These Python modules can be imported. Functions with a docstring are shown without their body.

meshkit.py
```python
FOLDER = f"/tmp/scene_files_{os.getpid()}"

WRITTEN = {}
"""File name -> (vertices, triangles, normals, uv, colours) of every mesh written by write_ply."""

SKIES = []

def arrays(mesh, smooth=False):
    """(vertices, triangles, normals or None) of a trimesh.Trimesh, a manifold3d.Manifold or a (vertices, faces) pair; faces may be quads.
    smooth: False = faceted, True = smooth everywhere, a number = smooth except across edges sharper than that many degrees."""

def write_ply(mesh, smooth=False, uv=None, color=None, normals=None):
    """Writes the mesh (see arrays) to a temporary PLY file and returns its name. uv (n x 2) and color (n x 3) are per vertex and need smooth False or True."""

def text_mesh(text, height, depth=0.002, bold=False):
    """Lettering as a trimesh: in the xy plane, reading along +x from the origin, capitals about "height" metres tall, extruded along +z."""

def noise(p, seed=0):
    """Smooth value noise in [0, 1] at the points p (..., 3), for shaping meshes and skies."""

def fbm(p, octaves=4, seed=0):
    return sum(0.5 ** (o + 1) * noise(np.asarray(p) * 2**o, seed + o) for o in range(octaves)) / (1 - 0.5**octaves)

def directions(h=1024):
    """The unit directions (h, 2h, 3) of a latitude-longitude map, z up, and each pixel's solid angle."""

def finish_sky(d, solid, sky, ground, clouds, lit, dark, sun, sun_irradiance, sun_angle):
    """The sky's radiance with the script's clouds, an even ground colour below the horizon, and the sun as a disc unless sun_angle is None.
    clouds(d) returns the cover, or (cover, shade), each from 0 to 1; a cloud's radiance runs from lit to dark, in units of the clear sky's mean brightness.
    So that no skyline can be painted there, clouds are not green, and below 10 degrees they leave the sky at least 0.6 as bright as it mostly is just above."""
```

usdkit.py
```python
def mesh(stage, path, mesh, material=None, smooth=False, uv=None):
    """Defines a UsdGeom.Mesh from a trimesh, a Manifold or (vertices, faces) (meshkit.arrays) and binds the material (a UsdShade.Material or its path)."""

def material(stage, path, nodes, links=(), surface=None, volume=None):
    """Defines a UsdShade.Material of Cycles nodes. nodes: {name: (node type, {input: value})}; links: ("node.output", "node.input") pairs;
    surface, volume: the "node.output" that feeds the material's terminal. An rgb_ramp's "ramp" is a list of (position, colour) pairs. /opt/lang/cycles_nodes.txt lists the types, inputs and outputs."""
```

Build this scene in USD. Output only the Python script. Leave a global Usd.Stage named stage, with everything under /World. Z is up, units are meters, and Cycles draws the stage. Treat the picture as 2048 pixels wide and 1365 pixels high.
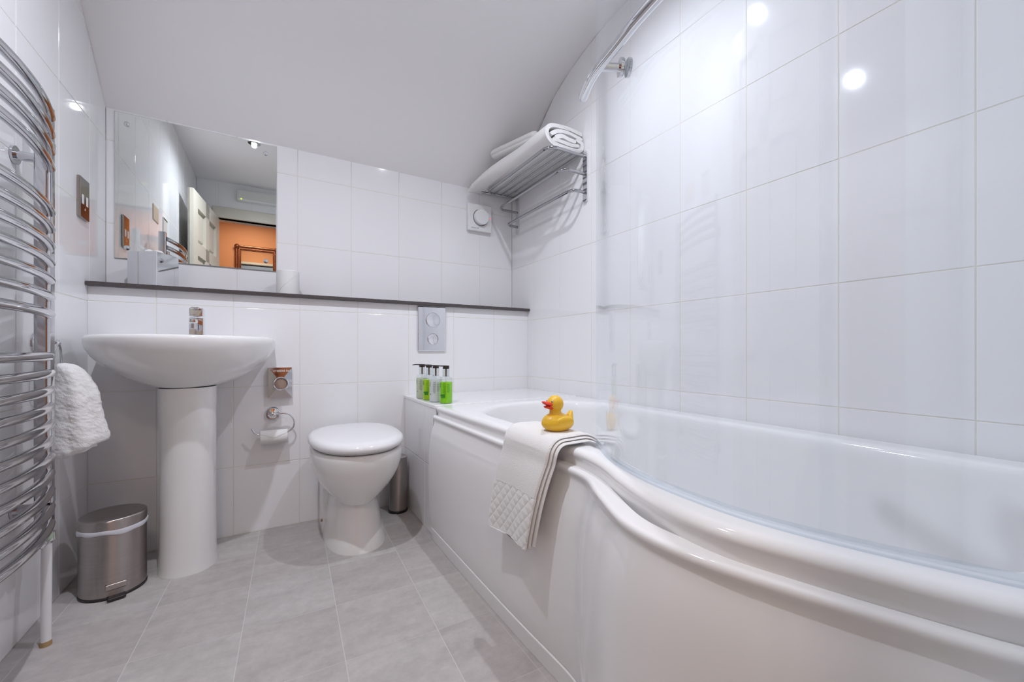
import math, random
import numpy as np
import trimesh, manifold3d as m3, usdkit, meshkit
from scipy.interpolate import PchipInterpolator, CubicSpline
from shapely.geometry import Polygon, box as sbox, LineString
from pxr import Usd, UsdGeom, UsdShade, UsdLux, Gf, Sdf

random.seed(7)
rng = np.random.default_rng(7)
stage = Usd.Stage.CreateInMemory()
UsdGeom.SetStageUpAxis(stage, UsdGeom.Tokens.z)
UsdGeom.SetStageMetersPerUnit(stage, 1.0)
WORLD = UsdGeom.Xform.Define(stage, '/World')
stage.SetDefaultPrim(WORLD.GetPrim())
UsdGeom.Scope.Define(stage, '/World/Looks')

# ------------------------------------------------------------------ camera, lamps, exposure
CAM_H, YAW, FPX, HORIZON = 0.7909, math.radians(30.431), 809.39, 702.76
cam = UsdGeom.Camera.Define(stage, '/World/camera')
_c, _s = math.cos(YAW), math.sin(YAW)
cam.AddTransformOp().Set(Gf.Matrix4d(_c, -_s, 0, 0, 0, 0, 1, 0, -_s, -_c, 0, 0, 0, 0, CAM_H, 1))
cam.CreateHorizontalApertureAttr(36.0)
cam.CreateVerticalApertureAttr(36.0 * 1365 / 2048)
cam.CreateFocalLengthAttr(FPX / 2048 * 36.0)
cam.CreateVerticalApertureOffsetAttr((HORIZON - 682.5) / 2048 * 36.0)
cam.CreateClippingRangeAttr(Gf.Vec2f(0.01, 50))
cam.CreateExposureAttr(0.05)
LAMP_SPOTS = [(0.80, 1.02), (-0.129, 0.994)]      # recessed lamps of the bathroom
LAMP_POWER = (2650.0, 4150.0)
LAMP_CONE = 82.0
LAMP_COLOR = (0.93, 0.97, 1.07)
HALL_POWER = 29.0
HALL_COLOR = (1.0, 0.86, 0.74)
HALL_LAMP = (-0.22, -0.60, 2.42)

# ------------------------------------------------------------------ room measures (metres)
XL, XR, YB, YU, YR, ZC = -0.600, 1.3456, 2.0998, 2.2913, 0.03, 2.343
SHELF_Z = 1.050
CEIL = [(2.2913, 1.800), (2.034, 2.05), (1.82, 2.216), (1.69, 2.27), (1.55, 2.310), (1.40, 2.335), (1.25, 2.343), (YR, 2.343)]

# ------------------------------------------------------------------ helpers
USED, LOC = {}, {'/World': np.zeros(3)}

def free(parent, name):
    key = parent + '/' + name
    n = USED.get(key, 0); USED[key] = n + 1
    return key if n == 0 else f'{key}_{n:03d}'

def keys(prim, label=None, cat=None, group=None, kind=None):
    for k, v in (('label', label), ('category', cat), ('group', group), ('kind', kind)):
        if v: prim.SetCustomDataByKey(k, v)

def thing(name, label, cat, loc=(0, 0, 0), group=None, kind=None):
    p = free('/World', name)
    x = UsdGeom.Xform.Define(stage, p)
    x.AddTranslateOp().Set(Gf.Vec3d(*map(float, loc)))
    keys(x.GetPrim(), label, cat, group, kind)
    LOC[p] = np.array(loc, float)
    return p

def obj(name, mesh, mat, parent='/World', smooth=False, label=None, cat=None, group=None, kind=None):
    """One Mesh prim; the mesh is given in world coordinates."""
    p = free(parent, name)
    if hasattr(mesh, 'to_mesh'):
        mm = mesh.to_mesh(); mesh = (np.array(mm.vert_properties[:, :3], float), np.array(mm.tri_verts))
    if isinstance(mesh, trimesh.Trimesh):
        mesh = (np.array(mesh.vertices), np.array(mesh.faces))
    v, f = np.asarray(mesh[0], float) - LOC[parent], np.asarray(mesh[1])
    m = usdkit.mesh(stage, p, (v, f), mat, smooth=smooth)
    keys(m.GetPrim(), label, cat, group, kind)
    LOC[p] = LOC[parent]
    return p

def join(*ms):
    V, Fs, n = [], [], 0
    for m in ms:
        if hasattr(m, 'to_mesh'):
            k = m.to_mesh(); m = (np.array(k.vert_properties[:, :3], float), np.array(k.tri_verts))
        if isinstance(m, trimesh.Trimesh): m = (m.vertices, m.faces)
        f = np.asarray(m[1])
        if f.shape[1] == 4: f = np.vstack([f[:, [0, 1, 2]], f[:, [0, 2, 3]]])
        V.append(np.asarray(m[0], float)); Fs.append(f + n); n += len(m[0])
    return np.vstack(V), np.vstack(Fs)

def grid_mesh(P, wrap_u=False, wrap_v=False):
    """P (nu, nv, 3) to quads; outside on the left of u x v."""
    nu, nv = P.shape[:2]
    idx = np.arange(nu * nv).reshape(nu, nv)
    a = idx if wrap_u else idx[:-1]
    b = np.roll(idx, -1, 0) if wrap_u else idx[1:]
    def cols(m): return (m, np.roll(m, -1, 1)) if wrap_v else (m[:, :-1], m[:, 1:])
    a0, a1 = cols(a); b0, b1 = cols(b)
    q = np.stack([a0, b0, b1, a1], -1).reshape(-1, 4)
    return P.reshape(-1, 3), np.vstack([q[:, [0, 1, 2]], q[:, [0, 2, 3]]])

def loft(rings, cap0=True, cap1=True):
    """Closed rings (each n x 3, same n) into a surface, capped with fans."""
    R = np.array(rings, float); n = R.shape[1]
    v, f = grid_mesh(R, wrap_v=True)
    V, Fs = [v], [f]; k = len(v)
    for on, ring, base, flip in ((cap0, R[0], 0, False), (cap1, R[-1], (len(R) - 1) * n, True)):
        if on:
            V.append(ring.mean(0)[None]); i = np.arange(n) + base; j = np.roll(np.arange(n), -1) + base
            t = np.stack([np.full(n, k), i, j], 1)
            Fs.append(t[:, ::-1] if flip else t); k += 1
    v, f = np.vstack(V), np.vstack(Fs)
    t = trimesh.Trimesh(v, f, process=False)
    if t.volume < 0: f = f[:, ::-1]
    return v, f

def frame_path(path):
    path = np.asarray(path, float)
    t = np.gradient(path, axis=0); t /= np.linalg.norm(t, axis=1, keepdims=True)
    ref = np.array([0, 0, 1.0]) if abs(t[0][2]) < 0.9 else np.array([1.0, 0, 0])
    N = []
    n = np.cross(t[0], ref); n /= np.linalg.norm(n)
    for k in range(len(path)):
        n = n - t[k] * (n @ t[k]); n /= np.linalg.norm(n); N.append(n)
    N = np.array(N); B = np.cross(t, N)
    return path, N, B

def tube(path, r, n=16, closed=False, round_end=True):
    path = np.asarray(path, float)
    r = np.broadcast_to(np.asarray(r, float), (len(path),)).copy()
    if closed:
        P2 = np.vstack([path[-1:], path, path[:1]])
        _, N, B = frame_path(P2)
        N, B = N[1:-1], B[1:-1]
    else:
        if round_end:
            d0 = path[0] - path[1]; d0 /= np.linalg.norm(d0); d1 = path[-1] - path[-2]; d1 /= np.linalg.norm(d1)
            ks = np.linspace(0, math.pi / 2, 5)[1:]
            e0 = [path[0] + d0 * r[0] * math.sin(k) for k in ks][::-1]; r0 = [max(r[0] * math.cos(k), r[0] * .04) for k in ks][::-1]
            e1 = [path[-1] + d1 * r[-1] * math.sin(k) for k in ks]; r1 = [max(r[-1] * math.cos(k), r[-1] * .04) for k in ks]
            base, N, B = frame_path(path)
            N = np.vstack([np.repeat(N[:1], 4, 0), N, np.repeat(N[-1:], 4, 0)]); B = np.vstack([np.repeat(B[:1], 4, 0), B, np.repeat(B[-1:], 4, 0)])
            path = np.vstack([e0, path, e1]); r = np.concatenate([r0, r, r1])
        else:
            path, N, B = frame_path(path)
    a = np.linspace(0, 2 * math.pi, n, endpoint=False)
    R = path[:, None] + r[:, None, None] * (np.cos(a)[None, :, None] * N[:, None] + np.sin(a)[None, :, None] * B[:, None])
    if closed:
        v, f = grid_mesh(R, wrap_u=True, wrap_v=True)
        if trimesh.Trimesh(v, f, process=False).volume < 0: f = f[:, ::-1]
        return v, f
    return loft(R)

def lathe(profile, n=48, at=(0, 0, 0), axis='z'):
    """profile: (radius, height) pairs; closed with caps where the radius is not 0."""
    pr = np.array(profile, float); pr[:, 0] = np.maximum(pr[:, 0], 1e-5)
    a = np.linspace(0, 2 * math.pi, n, endpoint=False)
    R = np.stack([pr[:, None, 0] * np.cos(a), pr[:, None, 0] * np.sin(a), np.repeat(pr[:, 1:2], n, 1)], -1)
    v, f = loft(R)
    if axis == 'x': v = v[:, [2, 0, 1]]
    if axis == 'y': v = v[:, [1, 2, 0]]
    if axis == '-y': v = v[:, [0, 2, 1]] * [1, -1, 1]
    return v + np.array(at, float), f

def rbox(lo, hi, r, seg=12):
    lo, hi = np.array(lo, float), np.array(hi, float)
    r = min(r, (hi - lo).min() / 2 - 1e-5)
    s = m3.Manifold.sphere(r, seg)
    ps = [s.translate([x, y, z]) for x in (lo[0] + r, hi[0] - r) for y in (lo[1] + r, hi[1] - r) for z in (lo[2] + r, hi[2] - r)]
    return m3.Manifold.batch_hull(ps)

def cbox(lo, hi):
    lo, hi = np.array(lo, float), np.array(hi, float)
    t = trimesh.creation.box(hi - lo); t.apply_translation((lo + hi) / 2)
    return np.array(t.vertices), np.array(t.faces)

def turned(mesh, deg, at=(0, 0, 0), axis=(0, 0, 1)):
    if hasattr(mesh, 'to_mesh'): mesh = join(mesh)
    M = trimesh.transformations.rotation_matrix(math.radians(deg), axis)[:3, :3]
    return np.asarray(mesh[0]) @ M.T + np.array(at, float), mesh[1]

def extrude(poly, h, o, u, v, n):
    """shapely polygon in (u, v) extruded by h along n from o."""
    t = trimesh.creation.extrude_polygon(poly, h)
    o, u, v, n = (np.array(x, float) for x in (o, u, v, n))
    p = np.array(t.vertices)
    w = o + p[:, :1] * u + p[:, 1:2] * v + p[:, 2:] * n
    f = np.array(t.faces)
    if np.dot(np.cross(u, v), n) < 0: f = f[:, ::-1]
    return w, f

def bevel_slab(poly, h, b, o, u, v, n, tilt=(0, 0), lean=0.0):
    """A convex polygon as a slab of thickness h with a rounded top edge b; this is one tile."""
    P = np.array(poly.exterior.coords)[:-1]
    if not poly.exterior.is_ccw: P = P[::-1]
    keep = [k for k in range(len(P)) if np.linalg.norm(P[k] - P[k - 1]) > 1e-4]
    P = P[keep]; m = len(P)
    def inset(d):
        out = []
        for k in range(m):
            e0 = P[k] - P[k - 1]; e1 = P[(k + 1) % m] - P[k]
            n0 = np.array([-e0[1], e0[0]]) / np.linalg.norm(e0); n1 = np.array([-e1[1], e1[0]]) / np.linalg.norm(e1)
            w = n0 + n1; out.append(P[k] + d * w / max(0.3, 0.5 * (w @ w)))
        return np.array(out)
    cen = P.mean(0)
    levels = [(0, 0), (0, h - b), (b * .3, h - b * .3), (b, h)]
    o, u, v, n = (np.array(x, float) for x in (o, u, v, n))
    rings = []
    for d, z in levels:
        q = inset(d)
        zz = z + ((q - cen) @ np.array(tilt) + lean * (q[:, 1] - P[:, 1].min()) if z > 0 else 0)
        zz = np.broadcast_to(zz, (m,))
        rings.append(o + q[:, :1] * u + q[:, 1:2] * v + zz[:, None] * n)
    return loft(rings, cap0=False)

# ------------------------------------------------------------------ materials
L = '/World/Looks/'
def pbr(name, color, rough=0.5, **kw):
    return usdkit.material(stage, L + name, {'p': ('principled_bsdf', dict(base_color=color, roughness=rough, **kw))}, surface='p.BSDF')

def bumpy(name, color, rough, scale, strength, dist=0.002, detail=3.0, tint=None, **kw):
    nodes = {'g': ('geometry', {}), 'n': ('noise_texture', dict(scale=scale, detail=detail, roughness=0.6)),
             'b': ('bump', dict(strength=strength, distance=dist)), 'p': ('principled_bsdf', dict(base_color=color, roughness=rough, **kw))}
    links = [('g.position', 'n.vector'), ('n.fac', 'b.height'), ('b.normal', 'p.normal')]
    if tint is not None:
        nodes['r'] = ('rgb_ramp', {'ramp': [(0.3, tint), (0.7, color)]})
        links += [('n.fac', 'r.fac'), ('r.color', 'p.base_color')]
    return usdkit.material(stage, L + name, nodes, links, surface='p.BSDF')

TILE = bumpy('glazed_tile', (0.90, 0.895, 0.91), 0.06, 5.0, 0.03, 0.0006, 0.0)
GROUT = pbr('tile_grout', (0.80, 0.77, 0.70), 0.8)
PAINT = bumpy('ceiling_paint', (0.94, 0.925, 0.935), 0.6, 60.0, 0.08, 0.0005)
CERAMIC = pbr('ceramic', (0.88, 0.875, 0.87), 0.05)
SEATP = pbr('seat_plastic', (0.87, 0.865, 0.885), 0.10)
ACRYL = pbr('bath_acrylic', (0.89, 0.885, 0.89), 0.09)
CHROME = pbr('chrome', (0.78, 0.79, 0.82), 0.05, metallic=1.0)
RACKCHROME = pbr('rack_chrome', (0.42, 0.42, 0.44), 0.07, metallic=1.0)
RADCHROME = pbr('radiator_chrome', (0.60, 0.60, 0.62), 0.06, metallic=1.0)
CHROME_DIM = pbr('dull_chrome', (0.62, 0.62, 0.64), 0.16, metallic=1.0)
MIRROR = pbr('mirror_silver', (0.83, 0.86, 0.84), 0.0, metallic=1.0)
GLASSEDGE = pbr('mirror_edge', (0.45, 0.50, 0.48), 0.2)
STEEL = usdkit.material(stage, L + 'brushed_steel', {
    'g': ('geometry', {}), 'm': ('mapping', {'scale': (1.5, 1.5, 1400.0)}), 'n': ('noise_texture', {'scale': 1.0, 'detail': 2.0}),
    'r': ('rgb_ramp', {'ramp': [(0.3, (0.40, 0.36, 0.345)), (0.7, (0.46, 0.42, 0.40))]}),
    'b': ('bump', {'strength': 0.1, 'distance': 0.0003}),
    't': ('tangent', {'direction_type': 'radial', 'axis': 'z'}),
    'p': ('principled_bsdf', {'metallic': 1.0, 'roughness': 0.33, 'anisotropic': 0.92, 'anisotropic_rotation': 0.25})},
    [('g.position', 'm.vector'), ('m.vector', 'n.vector'), ('n.fac', 'r.fac'), ('r.color', 'p.base_color'), ('n.fac', 'b.height'), ('b.normal', 'p.normal'), ('t.tangent', 'p.tangent')], surface='p.BSDF')
BLACK = pbr('black_plastic', (0.018, 0.016, 0.016), 0.4)
DARKCAP = pbr('dark_brown_plastic', (0.03, 0.022, 0.02), 0.35)
SHELFM = bumpy('dark_laminate', (0.085, 0.072, 0.072), 0.4, 120.0, 0.1, 0.0005, 3.0, (0.065, 0.055, 0.055))
WHITEP = pbr('white_plastic', (0.85, 0.85, 0.86), 0.3)
PIPEW = pbr('white_paint_gloss', (0.80, 0.79, 0.79), 0.25)
BROWNBAG = pbr('brown_paper', (0.36, 0.25, 0.20), 0.6)
LINER = pbr('bin_liner', (0.72, 0.73, 0.80), 0.3)
PAPER = bumpy('tissue_paper', (0.85, 0.84, 0.83), 0.9, 300.0, 0.2, 0.0006)
def towel_mat(name, color, scale, strength):
    return bumpy(name, color, 0.95, scale, strength, 0.004, 4.0, sheen_weight=0.25)
TERRY = towel_mat('white_terry', (0.89, 0.88, 0.875), 300.0, 0.45)
TERRY_FINE = towel_mat('white_towel', (0.89, 0.88, 0.87), 480.0, 0.5)
DUCKY = pbr('duck_yellow', (0.90, 0.53, 0.035), 0.35, subsurface_weight=0.15, subsurface_scale=0.01, subsurface_radius=(1.0, 0.5, 0.1))
DUCKR = pbr('duck_bill_red', (0.85, 0.06, 0.03), 0.3)
EYEW = pbr('eye_white', (0.75, 0.72, 0.65), 0.3)
ORANGE = bumpy('orange_paint', (0.72, 0.32, 0.14), 0.65, 40.0, 0.05)
COPPER = bumpy('copper_frame', (0.42, 0.17, 0.085), 0.3, 50.0, 0.5, 0.003, 3.0, (0.25, 0.09, 0.045), metallic=0.7)
CREAM = pbr('cream_gloss_paint', (0.66, 0.62, 0.53), 0.35)
CARPET = pbr('hall_carpet', (0.33, 0.28, 0.24), 0.95)
HALLW = pbr('hall_ceiling_paint', (0.8, 0.77, 0.72), 0.7)
REDLED = usdkit.material(stage, L + 'red_led', {'e': ('emission', {'color': (1.0, 0.15, 0.12), 'strength': 1.2})}, surface='e.emission')
GREENLED = usdkit.material(stage, L + 'green_led', {'e': ('emission', {'color': (0.75, 1.0, 0.1), 'strength': 1.5})}, surface='e.emission')
LAMP = usdkit.material(stage, L + 'lamp_glow', {'e': ('emission', {'color': LAMP_COLOR, 'strength': 60.0})}, surface='e.emission')
HALLGLOW = usdkit.material(stage, L + 'hall_lamp_glow', {'e': ('emission', {'color': HALL_COLOR, 'strength': 2.0})}, surface='e.emission')
def pane(name, tint, ior=1.5, gloss=0.0):
    return usdkit.material(stage, L + name, {'q': ('geometry', {}), 'i': ('mix_float', {'a': ior, 'b': 1.0 / ior}), 'f': ('fresnel', {}), 't': ('transparent_bsdf', {'color': tint}), 'g': ('glossy_bsdf', {'color': (0.95, 0.97, 0.98), 'roughness': gloss}), 'x': ('mix_closure', {})},
        [('q.backfacing', 'i.fac'), ('i.result', 'f.IOR'), ('f.fac', 'x.fac'), ('t.BSDF', 'x.closure1'), ('g.BSDF', 'x.closure2')], surface='x.closure')
SCREEN = pane('screen_glass', (0.972, 0.985, 0.992))
SEAL = pane('clear_seal', (0.93, 0.95, 0.97), 1.4, 0.15)
CLEARP = pane('clear_plastic', (0.93, 0.95, 0.95), 1.4, 0.02)
def liquid(name, col):
    return pbr(name, col, 0.15, subsurface_weight=0.3, subsurface_scale=0.02, subsurface_radius=(1, 1, .6))
GREEN1 = liquid('green_gel', (0.25, 0.70, 0.008)); GREEN2 = liquid('lime_gel', (0.38, 0.70, 0.008))
LOTION = liquid('white_lotion', (0.80, 0.81, 0.82)); PALEGEL = liquid('pale_gel', (0.62, 0.66, 0.48))
INK = pbr('grey_print', (0.22, 0.24, 0.22), 0.6); GREENINK = pbr('green_print', (0.03, 0.22, 0.01), 0.6)
GREYTXT = pbr('engraved_grey', (0.45, 0.45, 0.48), 0.5); SILVERTXT = pbr('etched_letters', (0.82, 0.78, 0.76), 0.5)

def floor_mat(k, base, lo):
    return usdkit.material(stage, L + f'stone_vinyl_{k}', {
        'g': ('geometry', {}), 'm': ('mapping', {'rotation': (0, 0, 0.25 + 0.1 * k), 'scale': (5.0, 15.0, 5.0), 'location': (k * 3.1, k * 1.7, 0)}),
        'n': ('noise_texture', {'scale': 1.0, 'detail': 6.0, 'roughness': 0.62, 'distortion': 0.6}),
        'n2': ('noise_texture', {'scale': 30.0, 'detail': 6.0, 'roughness': 0.75}),
        'mx': ('mix_float', {'fac': 0.5}),
        'r': ('rgb_ramp', {'ramp': [(0.30, lo), (0.62, base), (0.75, tuple(min(1, c * 1.12) for c in base))]}),
        'b': ('bump', {'strength': 0.12, 'distance': 0.001}),
        'p': ('principled_bsdf', {'roughness': 0.42, 'specular_ior_level': 0.4})},
        [('g.position', 'm.vector'), ('m.vector', 'n.vector'), ('g.position', 'n2.vector'), ('n.fac', 'mx.a'), ('n2.fac', 'mx.b'), ('mx.result', 'r.fac'),
         ('r.color', 'p.base_color'), ('n2.fac', 'b.height'), ('b.normal', 'p.normal')], surface='p.BSDF')
FLOORS = [floor_mat(k, b, l) for k, (b, l) in enumerate([((0.562, 0.526, 0.516), (0.395, 0.364, 0.356)), ((0.547, 0.510, 0.501), (0.380, 0.349, 0.343)), ((0.576, 0.546, 0.531), (0.410, 0.385, 0.375))])]
FGROUT = pbr('floor_joint', (0.63, 0.61, 0.60), 0.7)
STAIN = pbr('rusty_stain', (0.42, 0.28, 0.14), 0.9)

# ------------------------------------------------------------------ the room shell
ROWS = [0.292 + 0.3435 * k for k in range(-1, 7)]
LEAN = 0.0            # the cut tiles of the top course do not sit quite plumb
GAP, SLAB = 0.0022, 0.007

def tiled(parent, region, ul, vl, o, u, v, n):
    """Tiles of a wall region (convex polygon in u, v), each its own mesh."""
    lo_u, lo_v, hi_u, hi_v = region.bounds
    ul = sorted(set([lo_u - 1] + [x for x in ul if lo_u + 0.004 < x < hi_u - 0.004] + [hi_u + 1]))
    vl = sorted(set([lo_v - 1] + [x for x in vl if lo_v + 0.004 < x < hi_v - 0.004] + [hi_v + 1]))
    inner = region.buffer(-GAP * 0.4, join_style=2)
    for a, b in zip(ul[:-1], ul[1:]):
        for c, d in zip(vl[:-1], vl[1:]):
            q = inner.intersection(sbox(a + GAP / 2, c + GAP / 2, b - GAP / 2, d - GAP / 2))
            if q.is_empty or q.geom_type != 'Polygon' or q.area < 2e-4: continue
            q = q.simplify(1e-5)
            if q.buffer(-0.003).is_empty: continue
            tilt = rng.normal(0, 0.0011, 2)
            obj('tile', bevel_slab(q, SLAB, 0.0012, o, u, v, n, tilt, LEAN if d > 1.75 else 0.0), TILE, parent)

def wall(name, label, region, ul, vl, o, u, v, n, regions=None):
    t = thing(name, label, 'wall', (0, 0, 0), kind='structure')
    n = np.array(n, float)
    o = np.array(o, float) - n * SLAB          # the tile faces stand at o
    obj('grout_bed', extrude(region, 0.06, o - n * (0.06 - SLAB + 0.0007), u, v, n), GROUT, t)
    for r in (regions or [region]): tiled(t, r, ul, vl, o, u, v, n)
    return t

cy, cz = zip(*CEIL)
side = Polygon([(YR, 0), (YU, 0)] + CEIL)
wall('wall_left', 'white glazed tiled wall behind the chrome towel radiator', side, [1.8686 + 0.2525 * k for k in range(-8, 2)], ROWS, (XL, 0, 0), (0, 1, 0), (0, 0, 1), (1, 0, 0))
wall('wall_right', 'white glazed tiled wall along the bath behind the glass screen', side, [0.2535 + 0.2535 * k for k in range(-1, 9)], ROWS, (XR, 0, 0), (0, 1, 0), (0, 0, 1), (-1, 0, 0))
COLS = [-0.404 + 0.2525 * k for k in range(-1, 8)]
LEAN = 0.020
wall('wall_back', 'white tiled wall above the dark ledge, up to the sloping ceiling', sbox(XL, SHELF_Z - 0.01, XR, 1.800), COLS, ROWS, (0, YU, 0), (1, 0, 0), (0, 0, 1), (0, -1, 0))
LEAN = 0.0
wall('wall_back_boxing', 'white tiled boxed-in wall below the dark ledge behind basin and toilet', sbox(XL, 0, XR, 1.036), COLS, ROWS, (0, YB, 0), (1, 0, 0), (0, 0, 1), (0, -1, 0))
# rear wall with the doorway
DX0, DX1, DZ = -0.459, 0.36, 2.01
rear = sbox(XL, 0, XR, ZC).difference(sbox(DX0, -1, DX1, DZ))
wall('wall_rear', 'white tiled wall around the doorway', rear, [DX0 + 0.02 + 0.2525 * k for k in range(-1, 8)], ROWS, (0, YR, 0), (1, 0, 0), (0, 0, 1), (0, 1, 0),
     [sbox(XL, 0, DX0, ZC), sbox(DX0, DZ, DX1, ZC), sbox(DX1, 0, XR, ZC)])
# ceiling: slope, cove and flat
pc = CubicSpline(*zip(*sorted([(y, z) for y, z in CEIL[:-1]])), bc_type='natural')
yy = np.concatenate([[-0.02, YR, 1.25], np.linspace(1.28, 2.2913, 60), [2.36]])
zz = np.where(yy <= 1.25, ZC, np.minimum(pc(np.clip(yy, 1.25, 2.2913)), ZC)); zz[-1] = zz[-2] - 0.067
prof = Polygon(list(zip(yy, zz)) + [(2.36, 2.45), (-0.02, 2.45)])
obj('ceiling', extrude(prof, XR - XL + 0.1, (XL - 0.05, 0, 0), (0, 1, 0), (0, 0, 1), (1, 0, 0)), PAINT, smooth=25, kind='structure', label='off-white painted ceiling sloping down to the back wall', cat='ceiling')
# floor: stone-look vinyl tiles, turned a little against the walls
fl = thing('floor', 'grey stone-look vinyl tile floor with pale joints', 'floor', (0, 0, 0), kind='structure')
obj('joint_bed', cbox((XL - .05, -0.10, -0.05), (XR + .05, YU, -0.0004)), FGROUT, fl)
ROT = math.radians(-1.8)
ou, ov = np.array([math.cos(ROT), math.sin(ROT), 0]), np.array([-math.sin(ROT), math.cos(ROT), 0])
org = np.array([0.1570, 1.1053, 0.0])
R2 = np.array([ou[:2], ov[:2]])
def to_uv(x, y): return R2 @ (np.array([x, y]) - org[:2])
area = Polygon([to_uv(XL, -0.03), to_uv(0.5655, -0.03), to_uv(0.5655, 2.12), to_uv(XL, 2.12)])
strip = Polygon([to_uv(0.567, -0.03), to_uv(XR, -0.03), to_uv(XR, 2.12), to_uv(0.567, 2.12)])
TU, TV = 0.2434, 0.2570
for k in range(-4, 6):
    for j in range(-6, 6):
        for reg in (area, strip):
            q = reg.intersection(sbox(k * TU + .0011, j * TV + .0008, (k + 1) * TU - .0011, (j + 1) * TV - .0008))
            if q.is_empty or q.geom_type != 'Polygon' or q.area < 4e-4: continue
            obj('floor_tile', bevel_slab(q.simplify(1e-5), 0.0015, 0.0003, org + (0, 0, -0.0015), ou, ov, (0, 0, 1)), FLOORS[(k * 2 + j) % 3], fl)
# dark ledge
obj('ledge', rbox((XL + 0.001, 2.073, SHELF_Z - 0.0155), (XR - 0.001, YU - 0.001, SHELF_Z), 0.002), SHELFM, smooth=30,
    label='long thin dark laminate ledge running wall to wall under the mirror', cat='ledge')

# hallway seen through the doorway in the mirror
HY, HZ, HX0, HX1 = -1.15, 2.42, -1.7, 1.5
obj('wall_hall', cbox((HX0, HY - 0.06, 0), (HX1, HY, HZ)), ORANGE, kind='structure', label='orange painted hallway wall facing the doorway', cat='wall')
obj('wall_hall_near', join(cbox((HX0, -0.10, 0), (DX0 - .04, -0.045, HZ)), cbox((DX1 + .04, -0.10, 0), (HX1, -0.045, HZ)), cbox((DX0 - .04, -0.10, DZ + .03), (DX1 + .04, -0.045, HZ))), ORANGE, kind='structure', label='orange hallway side of the wall around the doorway', cat='wall')
obj('wall_hall_end', join(cbox((HX0 - .06, HY, 0), (HX0, -0.045, HZ)), cbox((HX1, HY, 0), (HX1 + .06, -0.045, HZ))), ORANGE, kind='structure', label='orange end walls of the hallway', cat='wall')
obj('ceiling_hall', cbox((HX0, HY, HZ), (HX1, -0.045, HZ + .05)), HALLW, kind='structure', label='white hallway ceiling', cat='ceiling')
obj('floor_hall', cbox((HX0, HY, -0.05), (HX1, -0.045, -0.001)), CARPET, kind='structure', label='brown hallway carpet', cat='floor')
tr = thing('trim_1', 'cream painted door frame and architrave of the doorway', 'door frame', (0, 0, 0), kind='structure')
obj('jamb', cbox((DX0 - .03, -0.10, 0), (DX0, YR + 0.005, DZ)), CREAM, tr)
obj('jamb', cbox((DX1, -0.10, 0), (DX1 + .03, YR + 0.005, DZ)), CREAM, tr)
obj('head', cbox((DX0 - .03, -0.10, DZ), (DX1 + .03, YR + 0.005, DZ + .03)), CREAM, tr)
obj('architrave', rbox((DX0 - .025, YR, DZ + .0), (DX1 + .09, YR + .018, DZ + .10), .006), CREAM, tr, smooth=30)
obj('architrave', rbox((DX1, YR, 0), (DX1 + .09, YR + .018, DZ + .002), .006), CREAM, tr, smooth=30)
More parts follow.
